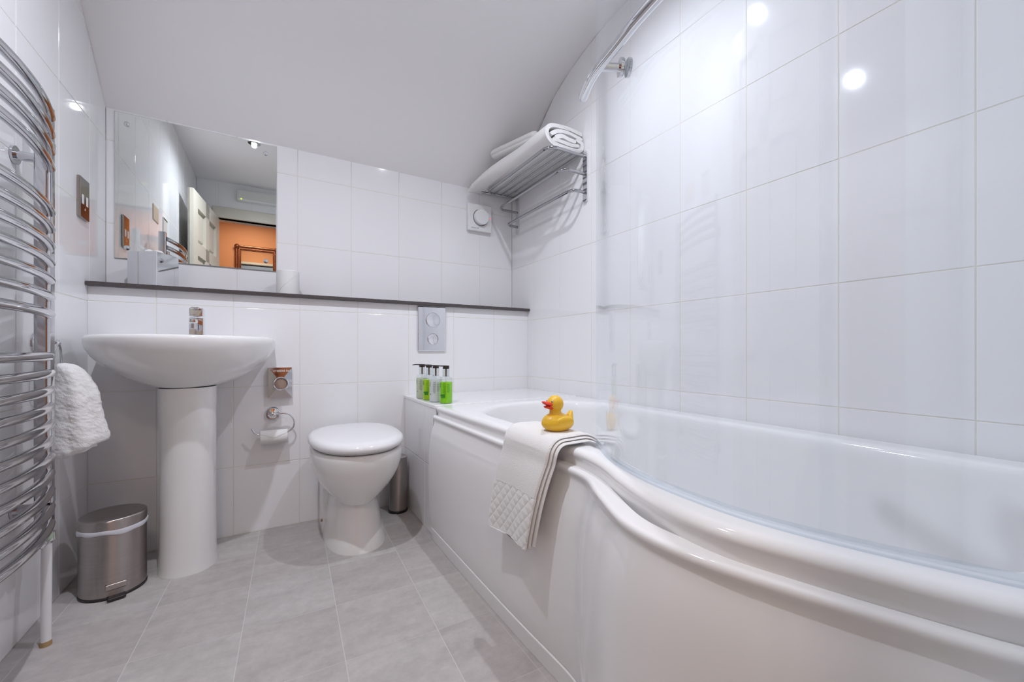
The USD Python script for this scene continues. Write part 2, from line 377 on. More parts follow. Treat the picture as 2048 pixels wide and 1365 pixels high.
# the open door: hinged at the left jamb, swung in against the left wall
da = math.degrees(math.atan2(0.76, -0.083))
hinge = (DX0 - 0.006, YR + .022, 0)
dr = thing('door_1', 'cream six-panel door standing open beside the left wall', 'door', hinge, kind='structure')
def dd(m): return turned(m, da, hinge)
leaf = join(cbox((0, 0, .008), (.76, .012, 1.995)), cbox((0, 0, .008), (.11, .035, 1.995)), cbox((.65, 0, .008), (.76, .035, 1.995)), cbox((.33, 0, .008), (.43, .035, 1.995)),
            *[cbox((.11, 0, a), (.65, .035, b)) for a, b in ((.008, .2), (.78, .93), (1.52, 1.62), (1.88, 1.995))])
leaf = (leaf[0] * [1, -1, 1], leaf[1][:, ::-1])
obj('door_leaf', dd(leaf), CREAM, dr)
for a, b in ((.2, .78), (.93, 1.52), (1.62, 1.88)):
    for x0, x1 in ((.11, .33), (.43, .65)):
        m = join(rbox((x0 + .025, .008, a + .025), (x1 - .025, .024, b - .025), .007))
        obj('door_panel', dd((m[0] * [1, -1, 1], m[1][:, ::-1])), CREAM, dr, smooth=30)
obj('door_handle', dd(join(lathe([(.026, 0), (.026, .006), (.01, .008), (.01, .05)], 24, (0.70, -.035, 1.0), '-y'), tube([(0.70, -.08, 1.0), (0.66, -.083, 1.0), (0.59, -.08, 1.0)], .009, 12))), CHROME, dr, smooth=40)

# ------------------------------------------------------------------ lamps
for k, (x, y) in enumerate(LAMP_SPOTS):
    d = thing('downlight', ['recessed chrome downlight in the ceiling over the bath', 'recessed chrome downlight in the ceiling between door and basin'][k], 'ceiling light', (x, y, ZC))
    obj('ring', lathe([(.019, -.001), (.021, -.005), (.040, -.005), (.043, -.001), (.043, .0)], 40, (x, y, ZC)), CHROME, d, smooth=40)
    obj('lamp', lathe([(.0, -.0058), (.0175, -.0058), (.0175, -.002)], 32, (x, y, ZC)), LAMP, d)
    sl = UsdLux.SphereLight.Define(stage, d + '/beam')
    sl.AddTranslateOp().Set(Gf.Vec3d(0, 0, -.0190))
    sl.CreateRadiusAttr(0.0175); sl.CreateColorAttr(Gf.Vec3f(*LAMP_COLOR)); sl.CreateIntensityAttr(LAMP_POWER[k])
    sh = UsdLux.ShapingAPI.Apply(sl.GetPrim()); sh.CreateShapingConeAngleAttr(LAMP_CONE); sh.CreateShapingConeSoftnessAttr(1.0)
d = thing('ceiling_light', 'round frosted ceiling light in the orange hallway', 'ceiling light', HALL_LAMP)
obj('base_plate', lathe([(.19, -.02), (.19, 0)], 32, HALL_LAMP), WHITEP, d, smooth=40)
obj('diffuser', lathe([(.0, -.10), (.08, -.095), (.14, -.07), (.18, -.02)], 32, HALL_LAMP), HALLGLOW, d, smooth=40)
dl = UsdLux.DiskLight.Define(stage, d + '/glow')
dl.AddTranslateOp().Set(Gf.Vec3d(0, 0, -.105))
dl.CreateRadiusAttr(0.17); dl.CreateColorAttr(Gf.Vec3f(*HALL_COLOR)); dl.CreateIntensityAttr(HALL_POWER)

# ------------------------------------------------------------------ bath
def curve(pts, n=200):
    p = np.array(pts, float)
    s = np.concatenate([[0], np.cumsum(np.linalg.norm(np.diff(p, axis=0), axis=1))])
    cs = CubicSpline(s, p, bc_type='natural')
    return cs(np.linspace(0, s[-1], n))
BY0, BY1, RIMZ = YR + 0.014, 1.632, 0.563
rim_front = curve([(.584, BY1), (.586, 1.45), (.589, 1.25), (.593, 1.05), (.598, .90), (.603, .81), (.6055, .765), (.602, .715), (.590, .655), (.572, .605), (.549, .553), (.525, .488), (.506, .424), (.498, .362), (.501, .305), (.513, .262), (.530, .21), (.556, .14), (.582, .08), (.605, BY0)])
lip_front = curve([(.573, BY1 - .004), (.574, 1.45), (.576, 1.25), (.578, 1.05), (.5815, .90), (.5855, .79), (.5865, .745), (.5845, .708), (.5745, .667), (.549, .620), (.521, .565), (.496, .513), (.4775, .463), (.4705, .415), (.472, .370), (.480, .319), (.497, .262), (.516, .21), (.544, .14), (.570, .08), (.594, BY0)], 260)
WALLX = XR - 0.004
outer = Polygon(list(rim_front) + [(WALLX, BY0), (WALLX, BY1)])
def sup(cx, cy, a, b, n, m=400):
    t = np.linspace(0, 2 * math.pi, m, endpoint=False)
    return np.stack([cx + a * np.sign(np.cos(t)) * np.abs(np.cos(t)) ** (2 / n), cy + b * np.sign(np.sin(t)) * np.abs(np.sin(t)) ** (2 / n)], 1)
# inner opening: follows the bulge in front, straight along the wall, round at the far end
inn_front = [(.665, 1.25), (.668, 1.0), (.672, .80), (.655, .68), (.615, .55), (.585, .44), (.576, .36), (.588, .27), (.618, .18), (.655, .11)]
far = [(.953 - .288 * math.cos(a), 1.25 + .285 * math.sin(a)) for a in np.linspace(0, math.pi, 24)]
near = [(1.237, .14), (1.215, .090), (1.14, .068), (.80, .068), (.70, .075)]
inner = Polygon(far + near + inn_front[::-1]).buffer(-.02).buffer(.02)
CX, CY = .95, .82
def ring_of(poly, z, n=360):
    out = []
    ext = poly.exterior
    ang = np.linspace(0, 2 * math.pi, n, endpoint=False)
    for x, y in ((WALLX, BY0), (WALLX, BY1), tuple(rim_front[0]), tuple(rim_front[-1])):
        a = math.atan2(y - CY, x - CX) % (2 * math.pi); ang[np.argmin(np.abs(ang - a))] = a
    for a in ang:
        hit = ext.intersection(LineString([(CX, CY), (CX + 3 * math.cos(a), CY + 3 * math.sin(a))]))
        p = hit if hit.geom_type == 'Point' else max(hit.geoms, key=lambda g: g.distance(LineString([(CX, CY), (CX + 1e-6, CY)])))
        out.append((p.x, p.y, z))
    return np.array(out)
ro = ring_of(outer, 0); ri = ring_of(inner, 0); rb = ring_of(inner.buffer(-.085).simplify(1e-4), 0)
def mixr(a, b, t, z):
    r = a * (1 - t) + b * t; r = r.copy(); r[:, 2] = z; return r
def shrink(a, d, z):
    q = Polygon(a[:, :2]).buffer(-d, join_style=2); return ring_of(q, z)
rings = [mixr(rb, rb, 0, .150), mixr(ri, rb, .90, .160), mixr(ri, rb, .75, .20), mixr(ri, rb, .45, .34), mixr(ri, rb, .16, .49), mixr(ri, rb, .07, .530), mixr(ri, rb, .02, .550), mixr(ri, ro, .04, .559), mixr(ri, ro, .12, .5628), mixr(ri, ro, .30, RIMZ),
         shrink(ro, .022, RIMZ), shrink(ro, .014, RIMZ - .0008), shrink(ro, .0075, RIMZ - .0028), shrink(ro, .003, RIMZ - .0062), shrink(ro, .0006, RIMZ - .0105), shrink(ro, .0002, RIMZ - .0145), shrink(ro, .0012, RIMZ - .0185), shrink(ro, .0038, RIMZ - .023), shrink(ro, .0055, .529), shrink(ro, .006, .495)]
bt = thing('bath', 'white acrylic shower bath with a bowed front under the glass screen', 'bathtub', (.9, .8, 0))
obj('tub', loft(rings, True, False), ACRYL, bt, smooth=40)
# front panel with its rounded top lip and a plinth strip
def sweep_front(line, prof):
    """prof: (inward offset, z) pairs swept along the plan curve; inward = towards the bath."""
    tg = np.gradient(line, axis=0); tg /= np.linalg.norm(tg, axis=1, keepdims=True)
    nin = np.stack([-tg[:, 1], tg[:, 0]], 1)
    if nin[:, 0].mean() < 0: nin = -nin
    P = np.array([[(*(p + n * d), z) for d, z in prof] for p, n in zip(line, nin)])
    v, f = loft(P)
    return v, f
lipz = .523
panel_prof = [(.034, lipz), (.010, lipz - .0005), (.005, lipz - .0015), (.0015, lipz - .004), (0, lipz - .0085), (.0007, lipz - .013), (.0028, lipz - .018), (.0046, lipz - .024),
              (.0045, lipz - .030), (.0015, .480), (-.004, .462), (-.011, .43), (-.017, .38), (-.0195, .31), (-.0195, .25), (-.017, .18), (-.0115, .11), (-.006, .062), (-.002, .052), (.020, .052)]
obj('front_panel', sweep_front(lip_front, panel_prof), ACRYL, bt, smooth=38)
obj('plinth', sweep_front(lip_front, [(.022, .053), (-.004, .053), (-.0062, .0505), (-.003, .004), (-.002, .0005), (.022, .0005)]), ACRYL, bt, smooth=30)
# tiled boxing at the far end of the bath, with a white top
be = thing('wall_bath_end', 'white tiled boxing with glossy white top between bath and back wall', 'boxed-in shelf', (.9, 1.85, 0), kind='structure')
obj('grout_bed', cbox((.600, BY1 + .001, 0), (XR - .002, YB - .003, .548)), GROUT, be)
tiled(be, sbox(BY1 + .001, 0.0, YB - .001, .547), [1.775], [.292], (.585 + SLAB, 0, 0), (0, 1, 0), (0, 0, 1), (-1, 0, 0))
obj('top_board', rbox((.582, BY1 + .0012, .546), (XR - .001, YB - .0005, RIMZ), .004), ACRYL, be, smooth=30)

# ------------------------------------------------------------------ glass screen with its rail
gl = curve([(.662, .727), (.646, .695), (.612, .637), (.584, .572), (.562, .50), (.5515, .43), (.5475, .37), (.549, .315), (.560, .255), (.580, .19), (.603, .13), (.622, .085), (.64, YR + .025)], 90)
gs = thing('shower_screen', 'curved clear glass shower screen standing on the bath rim', 'shower screen', (.6, .4, RIMZ))
def sheet(line, half, z0, z1, r=0.0):
    tg = np.gradient(line, axis=0); tg /= np.linalg.norm(tg, axis=1, keepdims=True)
    nn = np.stack([-tg[:, 1], tg[:, 0]], 1)
    a, b = line + nn * half, line - nn * half
    P = np.array([[(*p, z0), (*p, z1), (*q, z1), (*q, z0)] for p, q in zip(a, b)])
    return loft(P)
obj('glass', sheet(gl, .003, RIMZ + .006, 1.965), SCREEN, gs, smooth=30)
obj('seal', sheet(gl, .0042, RIMZ + .0005, RIMZ + .012), SEAL, gs, smooth=30)
obj('wall_profile', cbox((.622, YR + .001, RIMZ + .001), (.658, YR + .028, 1.97)), CHROME, gs)
# handrail on stand-offs
rl = curve([(.5690, .6685), (.5475, .624), (.5365, .590), (.5285, .550), (.5205, .510), (.5125, .472), (.5065, .428), (.5005, .36), (.504, .29), (.517, .235), (.545, .165)], 60)
rail = np.column_stack([rl, np.full(len(rl), 1.335)])
rr = np.full(len(rail), .0104)
obj('rail', tube(rail, rr, 20), CHROME, gs, smooth=40)
def standoff(gp, rp):
    g, q = np.array([*gp, 1.335]), np.array([*rp, 1.335]); dirn = (q - g) / np.linalg.norm(q - g)
    m = tube([g + dirn * .003, q], .0078, 18, round_end=False)
    c = tube([g + dirn * .0045, g + dirn * .0105], .0165, 28, round_end=False)
    b = tube([g - dirn * .0105, g - dirn * .0045], .0165, 28, round_end=False)
    w = tube([g + dirn * .0034, g + dirn * .0046], .0150, 24, round_end=False)
    return m, c, b, w
for gp, rp in (((.5795, .560), (.5352, .584)), ((.566, .235), (.519, .228))):
    m, c, b, w = standoff(gp, rp)
    obj('standoff', m, CHROME, gs, smooth=40); obj('clamp', join(c, b), CHROME, gs, smooth=40); obj('washer', w, pbr('rubber_green', (.02, .10, .06), .4) if not stage.GetPrimAtPath(L + 'rubber_green') else UsdShade.Material.Get(stage, L + 'rubber_green'), gs, smooth=40)

# ------------------------------------------------------------------ basin, pedestal, tap
BX = -0.277
def dshape(w, proj, n=72, back=YB - .001, e=2.3):
    """Plan ring of a basin: flat at the wall, sides a little straight, bowed front."""
    pts = []
    t = np.linspace(0, math.pi, n)
    for a in t:
        ca, sa = math.cos(a), math.sin(a)
        pts.append((BX + w * math.copysign(abs(ca) ** (2 / e), ca), back - proj * .36 - proj * .64 * abs(sa) ** (2 / (e - .45))))
    k = 16
    for q in np.linspace(0, 1, k):
        pts.append((BX - w * .985, back - proj * .36 * (1 - q)))
    for q in np.linspace(0, 1, 20)[1:-1]:
        pts.append((BX - w * .985 + 2 * w * .985 * q, back))
    for q in np.linspace(0, 1, k):
        pts.append((BX + w * .985, back - proj * .36 * q))
    return np.array(pts)
RZ = .8455
bprof = [(.088, .310, .662), (.110, .322, .666), (.150, .345, .682), (.185, .368, .702), (.218, .392, .726), (.245, .412, .750), (.2635, .426, .774), (.2745, .437, .797), (.280, .442, .816), (.2805, .443, .831), (.277, .440, .840), (.270, .433, .8445), (.260, .423, RZ)]
bsn = thing('washbasin', 'white ceramic washbasin on a pedestal under the mirror', 'washbasin', (BX, 1.9, 0))
ringsB = []
for w, pj, z in bprof:
    p = dshape(w, pj); ringsB.append(np.column_stack([p, np.full(len(p), z)]))
o = dshape(.262, .425)
def bowl(ax, ay, cy, z):
    t = np.linspace(0, 1, len(o), endpoint=False)
    d = o - [BX, cy]; a = np.arctan2(d[:, 1], d[:, 0])
    return np.column_stack([BX + ax * np.cos(a), cy + ay * np.sin(a), np.full(len(o), z)])
ringsB += [bowl(.235, .155, 1.86, RZ - .002), bowl(.222, .143, 1.86, RZ - .012), bowl(.19, .12, 1.86, RZ - .06), bowl(.13, .085, 1.86, RZ - .11), bowl(.05, .035, 1.86, RZ - .125)]
obj('bowl', loft(ringsB), CERAMIC, bsn, smooth=50)
def pell(a, b, cy, z, n=64, e=2.3):
    t = np.linspace(0, 2 * math.pi, n, endpoint=False)
    x = BX + .003 + a * np.sign(np.cos(t)) * np.abs(np.cos(t)) ** (2 / e); y = cy + b * np.sign(np.sin(t)) * np.abs(np.sin(t)) ** (2 / e)
    return np.column_stack([x, y, np.full(n, z)])
ped = [pell(.0865, .103, 1.905, .0), pell(.0865, .103, 1.905, .004), pell(.0845, .100, 1.906, .03), pell(.083, .098, 1.907, .10), pell(.081, .097, 1.908, .25), pell(.0815, .098, 1.906, .42), pell(.083, .102, 1.902, .56), pell(.0845, .108, 1.897, .64), pell(.085, .110, 1.895, .661)]
obj('pedestal', loft(ped), CERAMIC, bsn, smooth=50)
TX, TY = -0.262, 2.005
tp = thing('mixer_tap', 'chrome square mixer tap standing on the washbasin', 'tap', (TX, TY, RZ))
obj('body', rbox((TX - .0235, TY - .0235, RZ - .003), (TX + .0235, TY + .0235, RZ + .076), .004), CHROME, tp, smooth=30)
obj('lever', join(rbox((TX - .0225, TY - .030, RZ + .079), (TX + .0225, TY + .0235, RZ + .113), .004), rbox((TX - .013, TY - .060, RZ + .107), (TX + .013, TY - .01, RZ + .115), .003)), CHROME, tp, smooth=30)
obj('spout', join(rbox((TX - .0125, TY - .105, RZ + .048), (TX + .0125, TY - .018, RZ + .068), .006)), CHROME, tp, smooth=30)
obj('aerator', lathe([(.0, .0), (.011, .0), (.012, .004), (.012, .022), (.010, .026)], 24, (TX, TY - .090, RZ + .028)), CHROME_DIM, tp, smooth=40)

# ------------------------------------------------------------------ toilet
OX = .298
def oval(w, y0, y1, z, n=72, e=2.2, taper=0.0):
    """Egg-shaped plan from y0 (front) to y1 (back)."""
    t = np.linspace(0, 2 * math.pi, n, endpoint=False)
    cyy, b = (y0 + y1) / 2, (y1 - y0) / 2
    x = w * np.sign(np.cos(t)) * np.abs(np.cos(t)) ** (2 / e); y = b * np.sign(np.sin(t)) * np.abs(np.sin(t)) ** (2 / e)
    x = x * (1 + taper * y / b)
    return np.column_stack([OX + x, cyy + y, np.full(n, z)])
bowlT = [oval(.080, 1.690, 2.03, .180), oval(.102, 1.660, 2.05, .203), oval(.122, 1.632, 2.06, .230), oval(.141, 1.602, 2.07, .260), oval(.156, 1.577, 2.08, .290), oval(.167, 1.558, 2.085, .320), oval(.1735, 1.547, 2.085, .350),
         oval(.1765, 1.542, 2.085, .378), oval(.1755, 1.543, 2.085, .395), oval(.171, 1.548, 2.08, .403), oval(.164, 1.555, 2.08, .4055)]
foot = [oval(.120, 1.652, 2.096, .0, e=2.4), oval(.120, 1.652, 2.096, .004, e=2.4), oval(.115, 1.662, 2.096, .035, e=2.35), oval(.107, 1.684, 2.096, .09, e=2.3), oval(.099, 1.706, 2.096, .15, e=2.2), oval(.096, 1.712, 2.096, .20, e=2.2), oval(.100, 1.705, 2.096, .25, e=2.2)]
skirt = [oval(w, 1.90, 2.098, z, e=7.0) for w, z in ((.120, .0), (.1195, .05), (.1185, .2), (.1185, .36), (.118, .392))]
def man(vf):
    t = trimesh.Trimesh(vf[0], vf[1], process=True); t.fix_normals()
    return m3.Manifold(m3.Mesh(np.asarray(t.vertices, np.float32), np.asarray(t.faces, np.uint32)))
pan = man(loft(bowlT)) + man(loft(foot)) + man(loft(skirt))
pan = pan.to_mesh()
pt = (np.array(pan.vert_properties[:, :3], float), np.array(pan.tri_verts))
tl = thing('toilet', 'white back-to-wall toilet with closed lid beside the bath', 'toilet', (OX, 1.85, 0))
obj('pan', pt, CERAMIC, tl, smooth=35)
def dlid(w, y0, y1, z, n=96):
    t = np.linspace(0, 2 * math.pi, n, endpoint=False)
    e = np.where(np.sin(t) > 0, 2.75, 2.12); b = np.where(np.sin(t) > 0, y1 - 1.80, 1.80 - y0)
    return np.column_stack([OX + w * np.sign(np.cos(t)) * np.abs(np.cos(t)) ** (2 / e), 1.80 + b * np.sign(np.sin(t)) * np.abs(np.sin(t)) ** (2 / e), np.full(n, z)])
obj('seat', loft([dlid(.158, 1.566, 2.030, .4065), dlid(.163, 1.560, 2.034, .408), dlid(.163, 1.560, 2.034, .4155), dlid(.158, 1.566, 2.030, .417)]), SEATP, tl, smooth=40)
obj('lid', loft([dlid(.166, 1.553, 2.04, .4180), dlid(.1775, 1.536, 2.048, .4190), dlid(.181, 1.530, 2.05, .425), dlid(.181, 1.530, 2.05, .434), dlid(.177, 1.535, 2.047, .443), dlid(.166, 1.548, 2.038, .4495), dlid(.14, 1.58, 2.01, .4535), dlid(.08, 1.67, 1.93, .455)]), SEATP, tl, smooth=50)
for s in (-1, 1): obj('hinge', lathe([(.012, 0), (.012, .03), (.010, .034)], 20, (OX + s * .075, 2.06, .406)), CHROME, tl, smooth=40)
obj('fixing_cap', lathe([(.006, 0), (.006, .003), (.004, .005)], 16, (OX - .1235, 1.935, .055), 'x'), STAIN, tl, smooth=40)

# toilet brush
bx, by = .529, 2.016
tb = thing('toilet_brush_holder', 'slim steel cylinder toilet brush holder in the corner behind the toilet', 'toilet brush', (bx, by, 0))
obj('base_ring', lathe([(.046, 0), (.047, .003), (.047, .010), (.044, .013)], 40, (bx, by, 0)), BLACK, tb, smooth=40)
obj('cylinder', lathe([(.0435, .0125), (.0435, .255), (.042, .258)], 48, (bx, by, 0)), STEEL, tb, smooth=40)
obj('lid', lathe([(.0445, .2585), (.0445, .270), (.030, .276), (.008, .278)], 40, (bx, by, 0)), STEEL, tb, smooth=40)
obj('handle', lathe([(.006, .277), (.006, .36), (.009, .365), (.009, .395), (.005, .40)], 20, (bx, by, 0)), CHROME, tb, smooth=40)

# ------------------------------------------------------------------ pedal bin
nx, ny = -.462, 1.838
pb = thing('pedal_bin', 'small brushed steel pedal bin with a white liner beside the basin pedestal', 'bin', (nx, ny, 0))
obj('base', lathe([(.081, 0), (.084, .002), (.084, .007), (.081, .010)], 56, (nx, ny, 0)), BLACK, pb, smooth=40)
obj('body', lathe([(.082, .0095), (.083, .012), (.083, .208), (.081, .210)], 64, (nx, ny, 0)), STEEL, pb, smooth=40)
a = np.linspace(0, 2 * math.pi, 120, endpoint=False)
wob = .0032 * np.sin(3 * a + 1) + .0018 * np.sin(7 * a)
obj('liner', loft([np.column_stack([nx + (r_ + .0006 * np.sin(11 * a)) * np.cos(a), ny + (r_ + .0006 * np.sin(11 * a)) * np.sin(a), .2135 + k + wob * (1 if k < 0 else .35)]) for r_, k in ((.0835, -.009), (.0855, -.007), (.0862, .001), (.0850, .0055), (.083, .006))]), LINER, pb, smooth=50)
obj('lid', lathe([(.0815, .2175), (.0838, .2185), (.0840, .243), (.0835, .248), (.081, .2515), (.073, .2545), (.05, .2565), (.0, .257)], 64, (nx, ny, 0)), STEEL, pb, smooth=40)
pa = -72.0
def pp(m): return turned(m, pa, (nx, ny, 0))
obj('pedal_guard', pp(join(rbox((.076, -.026, .030), (.088, .026, .050), .004))), STEEL, pb, smooth=30)
obj('pedal', pp(join(rbox((.070, -.022, .004), (.106, .022, .012), .003))), BLACK, pb, smooth=30)

# ------------------------------------------------------------------ mirror and the things on the ledge
wm = thing('wall_mirror', 'frameless rectangular mirror with chrome caps above the ledge', 'mirror', (-.28, YU, 1.18))
obj('glass', rbox((-.572, YU - .0065, 1.180), (.0095, YU - .001, 1.790), .0012, 8), MIRROR, wm)
obj('edge', join(cbox((-.5728, YU - .0050, 1.1792), (-.572, YU - .001, 1.7908)), cbox((.0095, YU - .0050, 1.1792), (.0103, YU - .001, 1.7908)), cbox((-.572, YU - .0050, 1.7900), (.0095, YU - .001, 1.7908)), cbox((-.572, YU - .0050, 1.1792), (.0095, YU - .001, 1.18))), GLASSEDGE, wm)
for x in (-.5333, -.0345):
    for z in (1.744, 1.2250):
        obj('screw_cap', lathe([(.0105, 0), (.0105, .002), (.0092, .006), (.0055, .0090), (.0, .0105)], 24, (x, YU - .0065, z), '-y'), CHROME, wm, smooth=50)
# tissue box: rotated mirror-chrome cube
c0 = np.array([-.4095, 2.128, SHELF_Z])
tb = thing('tissue_box', 'mirror-chrome tissue box cover standing on the ledge below the mirror', 'tissue box', c0)
def tbx(m): return turned(m, 60.5, c0)
obj('cover', tbx(rbox((0, 0, 0), (.113, .115, .143), .0015, 8)), pbr('box_chrome', (.74, .745, .77), .03, metallic=1.0), tb)
th = np.linspace(0, 2 * math.pi, 60, endpoint=False)
tissue = loft([np.column_stack([.056 + (.026 * k + .004 * np.sin(5 * th + k * 3)) * np.cos(th), .058 + (.034 * k + .005 * np.sin(4 * th)) * np.sin(th), .1425 + z + .004 * np.sin(3 * th) * (z > 0)]) for k, z in ((1.0, 0), (.95, .006), (.8, .011), (.45, .015), (.1, .012))])
obj('tissue', tbx(tissue), PAPER, tb, smooth=60)
# spare toilet roll
rx, ry = .0560, 2.195
tr_ = thing('toilet_roll', 'wrapped white spare toilet roll standing upright on the ledge', 'toilet roll', (rx, ry, SHELF_Z))
obj('roll', lathe([(.046, 0), (.0485, .003), (.0485, .116), (.046, .120), (.02, .1215), (.018, .110), (.0, .110)], 56, (rx, ry, SHELF_Z)), PAPER, tr_, smooth=40)
an = np.linspace(-150, -40, 30)
seam = np.array([[rx + .0487 * math.cos(math.radians(q)), ry + .0487 * math.sin(math.radians(q)), SHELF_Z + .012 + .098 * k / 29] for k, q in enumerate(an)])
obj('wrap_seam', tube(seam, .0009, 8), PAPER, tr_, smooth=60)

# ------------------------------------------------------------------ wall plates
fp = thing('flush_plate', 'chrome dual flush plate with two round buttons above the bath corner', 'flush plate', (.73, YB, .79))
obj('plate', rbox((.652, YB - .012, .791), (.809, YB, 1.029), .005), CHROME, fp, smooth=30)
for z, r_ in ((.957, .0375), (.8555, .0285)):
    obj('button', lathe([(r_, 0), (r_, .002), (r_ - .002, .0035), (r_ * .7, .0015), (0, .0005)], 48, (.7345, YB - .012, z), '-y'), CHROME, fp, smooth=50)
    obj('button_rim', tube([(.7345 + (r_ + .0015) * math.cos(q), YB - .0122, z + (r_ + .0015) * math.sin(q)) for q in np.linspace(0, 2 * math.pi, 48, endpoint=False)], .0011, 8, closed=True), CHROME_DIM, fp, smooth=60)

hd = thing('hygiene_bag_dispenser', 'square chrome hygiene bag dispenser on the wall above the roll holder', 'dispenser', (.023, YB, .58))
X0, X1, Z0, Z1, fy = -.0225, .0690, .5825, .7175, YB - .024
pyr = [np.array([(X0, YB, Z0), (X1, YB, Z0), (X1, YB, Z1), (X0, YB, Z1)]), np.array([(X0, fy, Z0), (X1, fy, Z0), (X1, fy, Z1), (X0, fy, Z1)]), np.array([(X0 + .03, fy - .0045, Z0 + .04), (X1 - .03, fy - .0045, Z0 + .04), (X1 - .03, fy - .0045, Z1 - .04), (X0 + .03, fy - .0045, Z1 - .04)])]
obj('cover', loft(pyr), RADCHROME, hd)
hx, hz = .0250, .6470
obj('ring', lathe([(.0245, -.002), (.0250, .010), (.0275, .012), (.0300, .010), (.0305, -.004)], 48, (hx, fy - .008, hz), '-y'), CHROME, hd, smooth=40)
obj('paper_bag', lathe([(.0, .004), (.018, .006), (.0245, .003), (.0245, -.002)], 40, (hx, fy - .008, hz), '-y'), BROWNBAG, hd, smooth=40)
def lettering(text, h, o, u, v, bold=False, depth=.0006):
    t = meshkit.text_mesh(text, h, depth, bold)
    p = np.array(t.vertices); o, u, v = (np.array(x, float) for x in (o, u, v)); n = np.cross(u, v)
    return o + p[:, :1] * u + p[:, 1:2] * v + p[:, 2:] * n, np.array(t.faces)
obj('lettering', lettering('HYGIENE BAG', .0078, (X0 + .0165, fy - .0024, Z1 - .0185), (1, 0, 0), (0, .112, .9937), True), SILVERTXT, hd)

th_ = thing('toilet_roll_holder', 'chrome curved-arm toilet roll holder below the dispenser', 'toilet roll holder', (0, YB, .47))
cx, cz_ = -.0050, .5120
obj('rose', lathe([(.031, 0), (.031, .004), (.028, .010), (.023, .013), (.022, .009), (.010, .012), (.009, .026), (.011, .030), (.011, .044), (.008, .047)], 44, (cx, YB, cz_), '-y'), CHROME, th_, smooth=50)
ay = YB - .040
arm = curve([(cx, cz_ + .002), (.030, cz_ + .0025), (.052, cz_ - .002), (.0715, cz_ - .020), (.0775, cz_ - .045), (.070, cz_ - .066), (.052, cz_ - .080), (.03, cz_ - .084), (-.02, cz_ - .084), (-.052, cz_ - .084), (-.070, cz_ - .076), (-.083, cz_ - .056)], 90)
obj('arm', tube(np.column_stack([arm[:, 0], np.full(len(arm), ay), arm[:, 1]]), .0035, 14), CHROME, th_, smooth=50)
rz = cz_ - .084 - .0125
rp = thing('toilet_roll', 'nearly used white toilet roll with folded end on the chrome holder', 'toilet roll', (0, ay, rz))
def ringroll(r1, r0, x0, x1):
    t = np.linspace(0, 2 * math.pi, 56, endpoint=False)
    mk = lambda x, r: np.column_stack([np.full(56, x), ay + r * np.cos(t), rz + r * np.sin(t)])
    P = np.array([mk(x0, r0), mk(x0, r1), mk(x1, r1), mk(x1, r0)])
    return grid_mesh(P, wrap_u=True, wrap_v=True)
obj('roll', ringroll(.0300, .0165, -.0510, .0500), PAPER, rp, smooth=40)
flap = Polygon([(-.0512, 0), (.0502, 0), (.0502, .028), (.004, .006), (-.0512, .026)])
def bent(poly, off):
    t = trimesh.creation.extrude_polygon(poly, .0008); t = t.subdivide_to_size(.008)
    p = np.array(t.vertices); an_ = p[:, 1] / .031 + off
    r_ = .0306 + p[:, 2]
    return np.column_stack([p[:, 0], ay - r_ * np.cos(an_), rz + r_ * np.sin(an_)]), np.array(t.faces)
obj('folded_end', bent(Polygon([(-.0508, .030), (.0498, .030), (.0498, .012), (.0, -.008), (-.0508, .012)]), .25), PAPER, rp, smooth=40)

hs = thing('humidistat', 'square white fan control with a large dial on the back wall under the rack', 'fan control', (1.10, YU, 1.53))
obj('plate', rbox((1.020, YU - .028, 1.534), (1.180, YU, 1.700), .004), WHITEP, hs, smooth=30)
obj('dial', lathe([(.047, 0), (.047, .022), (.044, .026), (.0, .0265)], 56, (1.103, YU - .028, 1.618), '-y'), WHITEP, hs, smooth=30)
obj('dial_recess', tube([(1.103 + .049 * math.cos(q), YU - .0282, 1.618 + .049 * math.sin(q)) for q in np.linspace(0, 2 * math.pi, 48, endpoint=False)], .0022, 8, closed=True), pbr('recess_grey', (.25, .22, .21), .6), hs, smooth=60)
obj('indicator_lamp', lathe([(.0035, 0), (.0035, .002), (.0, .003)], 16, (1.170, YU - .028, 1.622), '-y'), REDLED, hs, smooth=40)
obj('print', join(*[cbox((1.040 + k * .0065, YU - .0286, 1.548), (1.0445 + k * .0065, YU - .0279, 1.5535)) for k in range(6)], cbox((1.082, YU - .0286, 1.547), (1.089, YU - .0279, 1.556))), GREYTXT, hs)

ss = thing('shaver_socket', 'upright chrome shaver socket plate on the left wall beside the mirror', 'socket', (XL, 2.044, 1.268))
obj('plate', rbox((XL, 2.003, 1.268), (XL + .010, 2.087, 1.414), .003), pbr('black_nickel', (.40, .365, .33), .1, metallic=1.0), ss, smooth=30)
for y in (2.018, 2.056): obj('socket_slot', rbox((XL + .009, y, 1.318), (XL + .0108, y + .016, 1.352), .0008, 8), WHITEP, ss)
obj('socket_mark', extrude(Polygon([(2.041, 1.299), (2.049, 1.299), (2.045, 1.308)]), .0006, (XL + .0098, 0, 0), (0, 1, 0), (0, 0, 1), (1, 0, 0)), WHITEP, ss)
pl = thing('wall_plaque', 'small beige plaque on the left wall above the towel radiator, seen in the mirror', 'plaque', (XL, 1.47, 1.55))
obj('plate', rbox((XL, 1.410, 1.550), (XL + .004, 1.533, 1.638), .0015, 8), pbr('beige_plaque', (.62, .50, .38), .4), pl)
vt = thing('wall_vent', 'small white vent plate with a dark top slot on the left wall above the radiator', 'vent', (XL, 1.24, 1.52))
obj('plate', rbox((XL, 1.187, 1.525), (XL + .005, 1.292, 1.630), .0015, 8), pbr('vent_beige', (.68, .64, .60), .4), vt)
